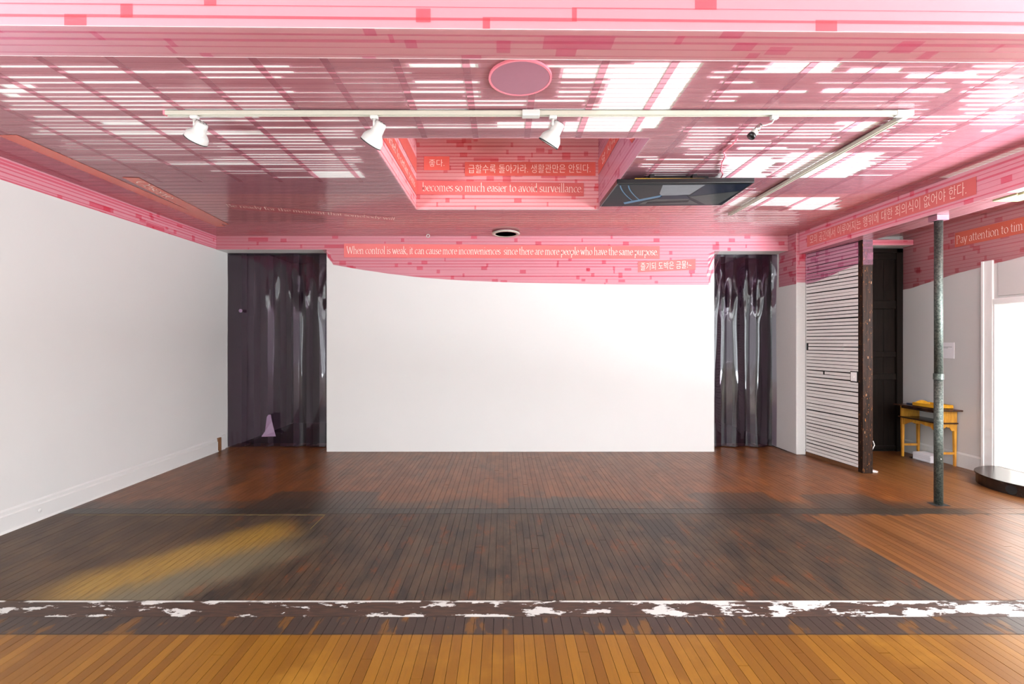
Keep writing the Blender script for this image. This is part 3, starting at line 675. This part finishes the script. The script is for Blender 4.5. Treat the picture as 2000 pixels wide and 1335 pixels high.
o = banner([(RX0, 3.7, 3.42), (RX0, RY1-.01, 3.42), (RX0, RY1-.01, 3.60), (RX0, 3.7, 3.60)], 'salmon banner on the left side of the recess reading restricted to certain points', 'banner_red', (1, 0, 0))
lettering(o, 's restricted to certain points', (RX0+.008, 3.9, 3.47), (0, 1, 0), (0, 0, 1), 1.6, .062)
o = banner([(RX0, 3.7, 3.68), (RX0, RY1-.01, 3.68), (RX0, RY1-.01, 3.86), (RX0, 3.7, 3.86)], 'upper orange strip on the left side of the ceiling recess', 'banner_red', (1, 0, 0))
o = banner([(RX1, RY1-.01, 3.66), (RX1, 3.7, 3.66), (RX1, 3.7, 3.84), (RX1, RY1-.01, 3.84)], 'orange banner with Korean letters on the right side of the recess', 'banner_red', (-1, 0, 0))
lettering(o, '알 시각 이', (RX1-.008, 5.4, 3.695), (0, -1, 0), (0, 0, 1), .9, .10, korean=True)
o = banner([(RX1, 4.24, 3.50), (RX1, 4.15, 3.42), (RX1, 3.7, 3.42), (RX1, 3.7, 3.58), (RX1, 4.15, 3.58)], 'short orange strip nearest the viewer on the right side of the recess', 'banner_red', (-1, 0, 0))
# side beam
ya, yb = at_x(1577, 480, XB).y, at_x(1908, 380, XB).y
o = banner([(XB, ya, 3.0), (XB, yb, 3.0), (XB, yb, 3.165), (XB, ya, 3.165)], 'long salmon banner with a Korean sentence on the side beam above the steel post', 'banner_salmon', (-1, 0, 0))
ya, yb = at_x(1583, 480, XB).y, at_x(1889, 380, XB).y
lettering(o, '모의 공간에서 이루어지는 행위에 대한 죄의식이 없어야 한다.', (XB-.008, ya, 3.025), (0, -1, 0), (0, 0, 1), ya-yb, .125, korean=True)
# right wall
ya = at_x(1866, 460, XR).y; yb = 4.4
o = banner([(XR, ya, 2.915), (XR, yb, 2.915), (XR, yb, 3.105), (XR, ya, 3.105)], 'orange banner on the right wall reading Pay attention', 'banner_orange', (-1, 0, 0))
y1, y2 = at_x(1869, 460, XR).y, at_x(1999, 440, XR).y
lettering(o, 'Pay attention to tim', (XR-.008, y1, 2.955), (0, -1, 0), (0, 0, 1), y1-y2, .075)
# ceiling banners (read from below)
dn = (0, 0, -1)
a, b = at_z(446, 402, ZC), at_z(770, 428, ZC); u = (b-a).normalized(); v = Vector((u.y, -u.x, 0))
zlow = Vector((0, 0, -.012))
o = banner([a-v*.09, b-v*.09, b+v*.12, a+v*.12], 'dark rose banner across the ceiling reading Be ready for the moment that somebody will', 'banner_rose', dn, .010)
lettering(o, 'Be ready for the moment that somebody will', a+zlow, u, v, (b-a).length, .085)
a, b = at_z(0, 262, ZC), at_z(425, 441, ZC)
o = banner([a+Vector((-.02, 0, 0)), a+Vector((.13, 0, 0)), b+Vector((.11, 0, 0)), b+Vector((-.02, 0, 0))], 'long orange strip along the ceiling beside the left wall', 'banner_orange', dn, .010)
a, b = at_z(243, 345, ZC), at_z(428, 437, ZC); u = (b-a).normalized(); v = Vector((u.y, -u.x, 0))
o = banner([a-v*.02, b-v*.02, b+v*.13, a+v*.13], 'shorter orange strip on the ceiling reading Observe near the left wall', 'banner_orange', dn, .011)
lettering(o, 'Observe', a+zlow+u*.1+v*.02, u, v, .55, .07)

# ------------------------------------------------------------------ strip curtains
def curtain(label, x0, x1, n, w, fold, seed):
    o_ = empty('strip_curtain', ((x0+x1)/2, YC, 0), label, 'curtain'); r_ = random.Random(seed); st = (x1-x0-w)/(n-1)
    for k in range(n):
        xs = x0+k*st; ph = r_.uniform(0, 6.28); am = fold*r_.uniform(.6, 1.2)*(1 if fold > .03 or k < 3 else 2.2); nx_, nz_ = 14, 44; vs, fs = [], []; tw = r_.uniform(-.6, .6)
        for j in range(nz_+1):
            z = .015+(ZO+.04-.015)*j/nz_; s_ = z/ZO
            for i in range(nx_+1):
                u = i/nx_
                bow = math.sin(math.pi*u)*am*(1 if k % 2 else -.6)*(1-.55*max(0, s_-.8)/.2)
                wave = .35*am*math.sin(2.6*z+ph+u*2.2)+.30*am*math.sin(9*s_+ph)*math.exp(-((s_-.86)/.09)**2)
                lump = am*1.1*math.exp(-((s_-.8-.03*math.sin(ph))/.07)**2)*math.sin(3*math.pi*u+ph)
                y_ = YC+.012+.014*(k % 2)+bow+wave*.5+lump*.5+tw*.03*(u-.5)
                pull = .10*w*math.exp(-((s_-.93)/.08)**2)*(fold > .03)
                vs.append((xs+w*u+pull*math.sin(ph)*(1-2*u), y_+.03, z))
        for j in range(nz_):
            for i in range(nx_): a_ = j*(nx_+1)+i; fs.append((a_, a_+1, a_+nx_+2, a_+nx_+1))
        mesh('strip', vs, fs, 'pvc_purple', o_, True)
    MB().box(x0, x1, YC+.06, YC+.10, ZO-.02, ZO+.06).build('rail', 'dark_void', o_)
    return o_
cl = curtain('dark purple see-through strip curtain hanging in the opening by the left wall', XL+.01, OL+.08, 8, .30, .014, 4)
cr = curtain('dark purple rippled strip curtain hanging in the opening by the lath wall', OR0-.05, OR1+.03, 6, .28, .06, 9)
# pale tag and curled lower corner on the left curtain
tg = MB(); c0 = at_y(470, 607, YC-.02)
tg.lathe([(0, 0), (.028, 0), (.028, .003), (0, .003)], c0, (0, -1, 0), 14); tg.build('tag', 'pvc_lilac', cl)
fx = [(513, 852), (517, 846), (521, 815), (524, 810), (529, 810), (531, 822), (536, 843), (541, 851)]
pv = [at_y(a, b_, YC-.03) for a, b_ in fx]; pv = [Vector((v.x, v.y-.04*(1 if k in (0, 7) else 0), max(v.z, .012))) for k, v in enumerate(pv)]
MB().prism(pv, (0, .004, 0)).build('curled_corner', 'pvc_lilac', cl)['label'] = 'pale lilac curled lower corner of a strip'

# ------------------------------------------------------------------ lighting track and lamps
ZT = ZC-.012
TY = (ZT-.02-H)*F/(CY-223); TX0, TX1 = (325-CX)/F*TY, (1780-CX)/F*TY; TE = 5.75
tr = empty('lighting_track', (0, TY, ZT), 'white L-shaped lighting track fixed under the pink ceiling', 'lighting track')
def chan(x0, x1, y0, y1, along):
    m_ = MB(); zt, zb = ZT, ZT-.032
    if along == 'x': m_.box(x0, x1, y0, y0+.011, zb, zt).box(x0, x1, y1-.011, y1, zb, zt).box(x0, x1, y0, y1, zt-.006, zt)
    else: m_.box(x0, x0+.011, y0, y1, zb, zt).box(x1-.011, x1, y0, y1, zb, zt).box(x0, x1, y0, y1, zt-.006, zt)
    return m_
chan(TX0, .19, TY-.018, TY+.018, 'x').build('rail', 'track_white', tr, bevel=.002)
chan(.25, TX1-.05, TY-.018, TY+.018, 'x').build('rail', 'track_white', tr, bevel=.002)
chan(TX1-.036, TX1, TY+.06, TE, 'y').build('rail', 'track_white', tr, bevel=.002)
MB().box(.13, .25, TY-.026, TY+.026, ZT-.04, ZT).build('feed_box', 'lamp_white', tr, bevel=.003)
MB().box(TX1-.11, TX1+.004, TY-.02, TY+.02, ZT-.036, ZT).box(TX1-.04, TX1+.004, TY+.02, TY+.08, ZT-.036, ZT).build('corner_joint', 'lamp_white', tr, bevel=.002)
MB().box(TX0-.012, TX0, TY-.018, TY+.018, ZT-.03, ZT).build('end_cap', 'cord_pink', tr)
def spot(px, bx_, by_, depth, label):
    x = (px-CX)/F*TY; zb = ZT-.032
    o_ = empty('track_spotlight', (x, TY, zb), label, 'spotlight', 'spotlights on the track')
    MB().box(x-.026, x+.026, TY-.016, TY+.016, zb-.022, zb-.0005).build('adapter', 'lamp_white', o_, bevel=.004)
    MB().lathe([(.010, 0), (.010, -.05)], (x, TY, zb-.02), n=12).build('stem', 'lamp_white', o_, True)
    top = Vector((x+.048, TY+.01, zb-.045)); end = at_y(bx_, by_, TY+depth); ax = (end-top).normalized(); L = (end-top).length
    pr = [(.0, -.004), (.030, -.002), (.038, .006), (.040, L*.30), (.043, L*.47), (.060, L*.60), (.072, L*.74), (.075, L*.93), (.075, L), (.071, L), (.070, L*.75), (.055, L*.62), (0, L*.6)]
    sh = MB().lathe(pr, top, ax, 28).build('shade', 'lamp_white', o_); smooth_by_angle(sh, 50)
    MB().lathe([(.0755, L-.004), (.0765, L), (.0755, L+.003), (.072, L+.002)], top, ax, 28, closed=True).build('rim', 'black_rubber', sh)
    MB().lathe([(0, L*.82), (.069, L*.80), (.069, L*.78), (0, L*.78)], top, ax, 24).build('lens', 'paper', sh)
    e1 = ax.orthogonal().normalized(); e2 = ax.cross(e1)
    for k in range(7):
        a_ = 2*math.pi*k/7; MB().lathe([(.004, 0), (.004, .002)], top+e1*.024*math.cos(a_)+e2*.024*math.sin(a_)-ax*.006, ax, 6).build('vent_hole', 'black_rubber', sh)
    return o_
spot(380, 382, 274, .05, 'leftmost white bell-shaped spotlight on the ceiling track')
spot(731, 724, 281, .06, 'middle white bell-shaped spotlight on the ceiling track')
spot(1080, 1071, 281, .06, 'white bell-shaped spotlight on the track just right of the feed box')
x = (1512-CX)/F*TY; zb = ZT-.032
o = empty('bulb_holder', (x, TY, zb), 'small black and silver lamp holder dangling from the right of the track', 'lamp')
MB().box(x-.024, x+.024, TY-.016, TY+.016, zb-.025, zb-.0005).build('adapter', 'lamp_white', o, bevel=.004)
a = Vector((x, TY, zb-.025)); k1 = at_y(1508, 240, TY); k2 = at_y(1484, 246, TY); k3 = at_y(1478, 255, TY); k4 = at_y(1466, 268, TY)
MB().tube([a, a*.4+k1*.6, k1, k1*.5+k2*.5+Vector((0, 0, -.006)), k2], .005).build('arm', 'lamp_white', o, True)
dd = (k4-k2).normalized(); Lh = (k4-k2).length
MB().lathe([(0, -.01), (.014, -.008), (.018, .01), (.018, Lh*.45)], k2, dd, 16).build('socket', 'chrome', o, True)
MB().lathe([(.018, Lh*.45), (.024, Lh*.5), (.024, Lh*.8), (.022, Lh*.8)], k2, dd, 16).build('body', 'lamp_white', o, True)
MB().lathe([(.026, Lh*.78), (.028, Lh), (.0, Lh)], k2, dd, 16).build('snout', 'black_plastic', o, True)
pts = [at_z(a_, b_, ZC-.02) for a_, b_ in ((1440, 272), (1428, 285), (1413, 297), (1417, 305), (1410, 318), (1408, 333), (1412, 340), (1405, 354))]
tag(MB().tube(pts, .006, 6).build('pink_cord', 'cord_pink', None, True), 'thin pink-taped cord running along the ceiling to the screen', 'cord')

# ------------------------------------------------------------------ flat screen hung under the ceiling
ZS = 3.10
cs = [at_z(*q_, ZS) for q_ in ((1205, 359.5), (1474, 357), (1410, 401.5), (1171, 404))]
tv = empty('flat_screen', ((cs[0]+cs[2])/2).to_tuple()[:2]+(ZS,), 'thin black flat screen hung face down below the ceiling showing a grey interior', 'screen')
MB().prism([c_+Vector((0, 0, .001)) for c_ in cs], (0, 0, .045)).build('case', 'black_plastic', tv, bevel=.006)
def inset(k): ctr = sum(cs, Vector())/4; return [ctr+(c_-ctr)*k for c_ in cs]
def glow(name, col, st=1.0):
    g = G(name); p = g.pos(); nz = g.noise(p, 14, 3); c2 = tuple(c_*.75 for c_ in col[:3])+(1,)
    g.pbr(srgb(10, 10, 12), .2, spec=.02, Emission_Color=g.mix(nz, col, c2), Emission_Strength=st*.5); M[name] = g.m
glow('scr_dark', srgb(44, 50, 56), .8); glow('scr_mid', srgb(64, 62, 62), .8); glow('scr_light', srgb(176, 178, 184)); glow('scr_navy', srgb(40, 50, 72), .9)
glow('scr_grey', srgb(104, 106, 104), .9); glow('scr_blue', srgb(120, 165, 200)); glow('scr_black', srgb(22, 24, 28), .8)
MB().prism([v-Vector((0, 0, .0005)) for v in inset(.975)], (0, 0, .001)).build('picture', 'scr_dark', tv)
def scr(poly, mat, lift):
    vs = [at_z(1150+a_/4.878, 220+b_/4.878, ZS)-Vector((0, 0, .001+lift*.0004)) for a_, b_ in poly]
    MB().prism(vs, (0, 0, .0003)).build('picture_patch', mat, tv)
scr([(390, 690), (705, 690), (670, 790), (450, 830)], 'scr_mid', 1)
scr([(705, 690), (1110, 688), (960, 780), (690, 795), (675, 770)], 'scr_light', 2)
scr([(1110, 688), (1530, 680), (1440, 745), (960, 795)], 'scr_navy', 1)
scr([(960, 800), (1440, 748), (1230, 872), (1110, 876)], 'scr_grey', 1)
scr([(520, 850), (690, 815), (930, 815), (1050, 872), (470, 874)], 'scr_grey', 1)
scr([(690, 790), (930, 785), (965, 820), (660, 825)], 'scr_navy', 3)
scr([(560, 850), (960, 835), (940, 852), (540, 870)], 'scr_black', 4)
scr([(330, 855), (690, 785), (700, 800), (340, 872)], 'scr_blue', 3)
for x0 in (295, 372):
    arc = [(x0+t_**1.7*110, 692+t_*142) for t_ in [k/8 for k in range(9)]]
    for p_, q_ in zip(arc[:-1], arc[1:]): scr([p_, (p_[0]+11, p_[1]), (q_[0]+12, q_[1]), q_], 'scr_blue', 5)
ctr = sum(cs, Vector())/4
for dx in (-.28, .12):
    MB().box(ctr.x+dx-.02, ctr.x+dx+.02, cs[0].y+.08, cs[0].y+.14, ZS+.045, ZC-.030).build('bracket', 'black_plastic', tv)
MB().box(ctr.x-.45, ctr.x+.2, cs[0].y+.05, cs[0].y+.075, ZS+.05, ZS+.07).build('yellow_strap', 'yellow_tape', tv)
MB().box(ctr.x-.3, ctr.x+.3, cs[0].y+.2, cs[2].y-.2, ZC-.03, ZC-.009).build('mount_plate', 'black_plastic', tv)

# ------------------------------------------------------------------ other ceiling fittings
c0 = at_z(1016, 155, ZC-.02)
o = empty('ceiling_disc', c0, 'round mauve cover disc on the ceiling above the track', 'ceiling cover')
MB().lathe([(0, 0), (.176, 0), (.182, .004), (.182, .012)], c0, (0, 0, 1), 40).build('cover', 'disc_mauve', o)
MB().lathe([(.178, -.001), (.19, -.001), (.19, .012), (.178, .012)], c0, (0, 0, 1), 40, closed=True).build('ring', 'cord_pink', o)
zd = 3.21; c0 = at_z(988, 458, zd)
o = empty('ceiling_downlight', c0, 'round white-rimmed opening in the ceiling above the back wall', 'downlight')
r0 = 27.5/F*c0.y
MB().lathe([(r0*.74, .010), (r0*.76, 0), (r0*.97, 0), (r0, .010), (r0*.98, .02), (r0*.76, .02)], c0, (0, 0, 1), 40, closed=True).build('trim_ring', 'track_white', o, True)
MB().lathe([(r0*.745, .011), (r0*.745, ZC-zd), (r0*.8, ZC-zd), (r0*.8, .02)], c0, (0, 0, 1), 40, closed=True).build('can', 'batten_pink', o)
MB().lathe([(r0*.742, .004), (r0*.742, .034), (0, .036), (0, .032), (r0*.735, .03), (r0*.735, .004)], c0, (0, 0, 1), 30).build('inside', 'dark_void', o)
c0 = at_y(836, 461, 6.9)
o = empty('ceiling_hook', c0, 'tiny white ring hook hanging from the ceiling above the banner', 'hook')
ring = [c0+Vector((.022*math.cos(2*math.pi*k/16), 0, .022*math.sin(2*math.pi*k/16))) for k in range(17)]
MB().tube(ring, .006, 6).build('ring', 'lamp_white', o, True)
MB().tube([c0+Vector((0, 0, .02)), Vector((c0.x, c0.y, ZC-.008))], .004, 6).build('shank', 'lamp_white', o)

# ------------------------------------------------------------------ steel post
PXc, PYc = (1833-CX)/F*(H*F/(985-CY)), H*F/(985-CY)
o = empty('steel_post', (PXc, PYc, 0), 'grey galvanised pipe post standing under the side beam', 'post')
rp = .037
MB().lathe([(rp, -.005), (rp, 1.33)], (PXc, PYc, 0), n=28).build('lower_pipe', 'galvanised', o, True)
MB().lathe([(rp*.96, 1.33), (rp*.96, 2.88)], (PXc, PYc, 0), n=28).build('upper_pipe', 'galvanised', o, True)
z0 = H+(CY-741)/F*PYc; z1 = H+(CY-730)/F*PYc
smooth_by_angle(MB().lathe([(rp, z0-.004), (rp*1.14, z0), (rp*1.14, z1), (rp, z1+.004)], (PXc, PYc, 0), n=28).build('coupling', 'galvanised', o))
MB().box(PXc-.06, PXc+.06, PYc-.05, PYc+.05, 2.88, ZB-.004).build('cap_plate', 'disc_mauve', o)
MB().box(PXc-.075, PXc+.075, PYc-.05, PYc+.05, .0004, .003).build('floor_cutout', 'dark_void', o)
MB().lathe([(.006, 0), (.005, .003), (0, .004)], (PXc-.01, PYc-rp, .47), (0, -1, 0), 10).build('screw', 'lamp_white', o)

# ------------------------------------------------------------------ platform step by the doorway
out = [(XR+.0, 5.73)]
for k in range(25):
    a_ = math.radians(90+180*k/24); out.append((XR-.02+.57*math.cos(a_)*1.0, 5.14+.585*math.sin(a_)))
out.append((XR, 4.555))
o = empty('door_step', (5.8, 5.14, 0), 'dark wooden half-round step in front of the bright doorway', 'step')
MB().prism([(x_, y_, .002) for x_, y_ in out], (0, 0, .108)).build('riser', 'dark_step', o)
MB().prism([(XR+(x_-XR)*1.025, 5.14+(y_-5.14)*1.02, .112) for x_, y_ in out], (0, 0, .018)).build('tread', 'dark_step', o, bevel=.003)
c0 = at_z(1972, 951, .055); MB().lathe([(0, 0), (.05, .0), (.05, .004), (0, .004)], (5.475, 5.02, .06), (-1, -.25, 0), 16).build('hand_hole', 'dark_void', o)
o = mesh('floor_strip', [(5.43, 4.33, .0008), (5.47, 4.36, .0008), (5.63, 4.08, .0008), (5.59, 4.05, .0008), (5.43, 4.33, .003), (5.47, 4.36, .003), (5.63, 4.08, .003), (5.59, 4.05, .003)],
         [(4, 5, 6, 7), (0, 1, 5, 4), (1, 2, 6, 5), (2, 3, 7, 6), (3, 0, 4, 7)], 'dark_top'); tag(o, 'short dark strip lying on the floor below the door step', 'floor strip')

# ------------------------------------------------------------------ side table with tray, paper stack
tx0, tx1, ty0, ty1 = 5.76, 6.02, 6.18, 6.76
tb = empty('side_table', ((tx0+tx1)/2, (ty0+ty1)/2, 0), 'small honey-coloured wooden table with dark top and open shelf against the right wall', 'table')
for x_ in (tx0, tx1-.035):
    for y_ in (ty0, ty1-.035):
        sx = 1 if x_ == tx0 else -1
        MB().hexa([(x_+.006, y_+.004, 0), (x_+.030, y_+.004, 0), (x_+.030, y_+.03, 0), (x_+.006, y_+.03, 0)], [(x_, y_, .56), (x_+.036, y_, .56), (x_+.036, y_+.036, .56), (x_, y_+.036, .56)]).build('leg', 'honey_wood', tb, bevel=.003)
MB().box(tx0-.05, tx1+.015, ty0-.07, ty1+.07, .735, .755).build('top', 'dark_top', tb, bevel=.006)
for y_ in (ty0, ty1-.02): MB().box(tx0, tx1, y_, y_+.02, .58, .735).build('end_panel', 'honey_wood', tb)
MB().box(tx1-.012, tx1, ty0+.02, ty1-.02, .66, .735).build('back_panel', 'dark_top', tb)
MB().box(tx0, tx0+.012, ty0+.02, ty1-.02, .70, .735).build('top_rail', 'dark_top', tb)
MB().box(tx0-.015, tx1, ty0-.02, ty1+.02, .562, .58).build('shelf', 'dark_top', tb, bevel=.004)
def apron(p0, d_, L, nrm):
    top = .562; pts_ = [(0, top), (0, .47), (.04, .47)]
    for k in range(1, 12):
        s_ = k/12; pts_.append((.04+(L-.08)*s_, .475+.045*abs(math.sin(math.pi*s_))**.5+.006*math.sin(6*math.pi*s_)))
    pts_ += [(L-.04, .47), (L, .47), (L, top)]
    return MB().prism([Vector(p0)+Vector(d_)*a_+Vector((0, 0, b_)) for a_, b_ in pts_], Vector(nrm)*.014)
apron((tx0+.004, ty0+.03, 0), (0, 1, 0), ty1-ty0-.06, (1, 0, 0)).build('apron', 'honey_wood', tb)
apron((tx0+.03, ty0+.004, 0), (1, 0, 0), tx1-tx0-.06, (0, 1, 0)).build('apron', 'honey_wood', tb)
apron((tx0+.03, ty1-.018, 0), (1, 0, 0), tx1-tx0-.06, (0, 1, 0)).build('apron', 'honey_wood', tb)
for y_ in (ty0+.008, ty1-.028): MB().box(tx0+.03, tx1-.03, y_, y_+.018, .155, .185).build('stretcher', 'honey_wood', tb)
ta = empty('wooden_tray', (5.9, 6.42, .755), 'yellow wooden tray with curved hand grip resting on the table', 'tray')
bx0, bx1, by0, by1, bz = 5.76, 6.01, 6.22, 6.56, .756
MB().box(bx0, bx1, by0, by1, bz, bz+.008).build('base', 'dark_top', ta)
for x_ in (bx0, bx1-.012): MB().box(x_, x_+.012, by0, by1, bz+.008, bz+.05).build('side', 'tray_wood', ta)
for y_ in (by0, by1-.012):
    pts_ = [(0, .008), (0, .05)]+[(.03+.166*k/10, .05+.028*math.sin(math.pi*k/10)*(1 if y_ > by0 else .2)) for k in range(11)]+[(.226, .05), (.226, .008)]
    MB().prism([(bx0+.012+a_, y_, bz+b_) for a_, b_ in pts_], (0, .012, 0)).build('end', 'tray_wood', ta)
tag(MB().box(5.83, 5.99, 6.6, 6.74, .756, .772).build('dark_booklet', 'scr_navy', None, bevel=.002), 'dark blue booklet lying beside the tray on the table', 'booklet')
ps = empty('paper_stack', (5.9, 6.47, 0), 'stack of white printed papers on the floor under the table', 'papers')
rp_ = random.Random(2)
for k in range(9):
    dx, dy = rp_.uniform(-.006, .006), rp_.uniform(-.008, .008); MB().box(5.80+dx, 5.965+dx, 6.33+dy, 6.6+dy, .001+k*.0115, .012+k*.0115).build('sheet_bundle', 'paper', ps)
tag(MB().lathe([(.0, 0), (.05, 0), (.055, .006), (.03, .012), (0, .012)], (5.85, 6.64, .001), n=18).build('floor_dish', 'black_rubber'), 'small dark round object beside the paper stack under the table', 'dish')
# white cord hanging out behind the lath post
loop = [(4.665, 5.93, .36), (4.70, 5.92, .39), (4.715, 5.92, .34), (4.69, 5.93, .27), (4.67, 5.95, .1), (4.68, 5.93, .008)]
loop += [(4.70+.05*math.cos(a_/10*2*math.pi), 5.93+.05*math.sin(a_/10*2*math.pi), .008+.002*(a_ // 10)) for a_ in range(18)]
tag(MB().tube(loop, .006, 6).build('extension_cord', 'cord_white', None, True), 'white cord coiled on the floor behind the dark timber post', 'cord')
# wall notice
y1, y2 = at_x(1838, 684, XR).y, at_x(1864, 684, XR).y
o = empty('wall_notice', (XR, (y1+y2)/2, 1.55), 'small white text notice on the right wall behind the steel post', 'notice')
z1, z2 = at_x(1851, 700, XR).z, at_x(1851, 669, XR).z
MB().box(XR-.004, XR, y2, y1, z1, z2).build('sheet', 'paper', o)
for k, (f0, f1) in enumerate(((.12, .85), (.12, .55))): MB().box(XR-.0048, XR-.004, y1-(y1-y2)*f1, y1-(y1-y2)*f0, z2-.062-k*.014, z2-.058-k*.014).build('text_line', 'ink', o)
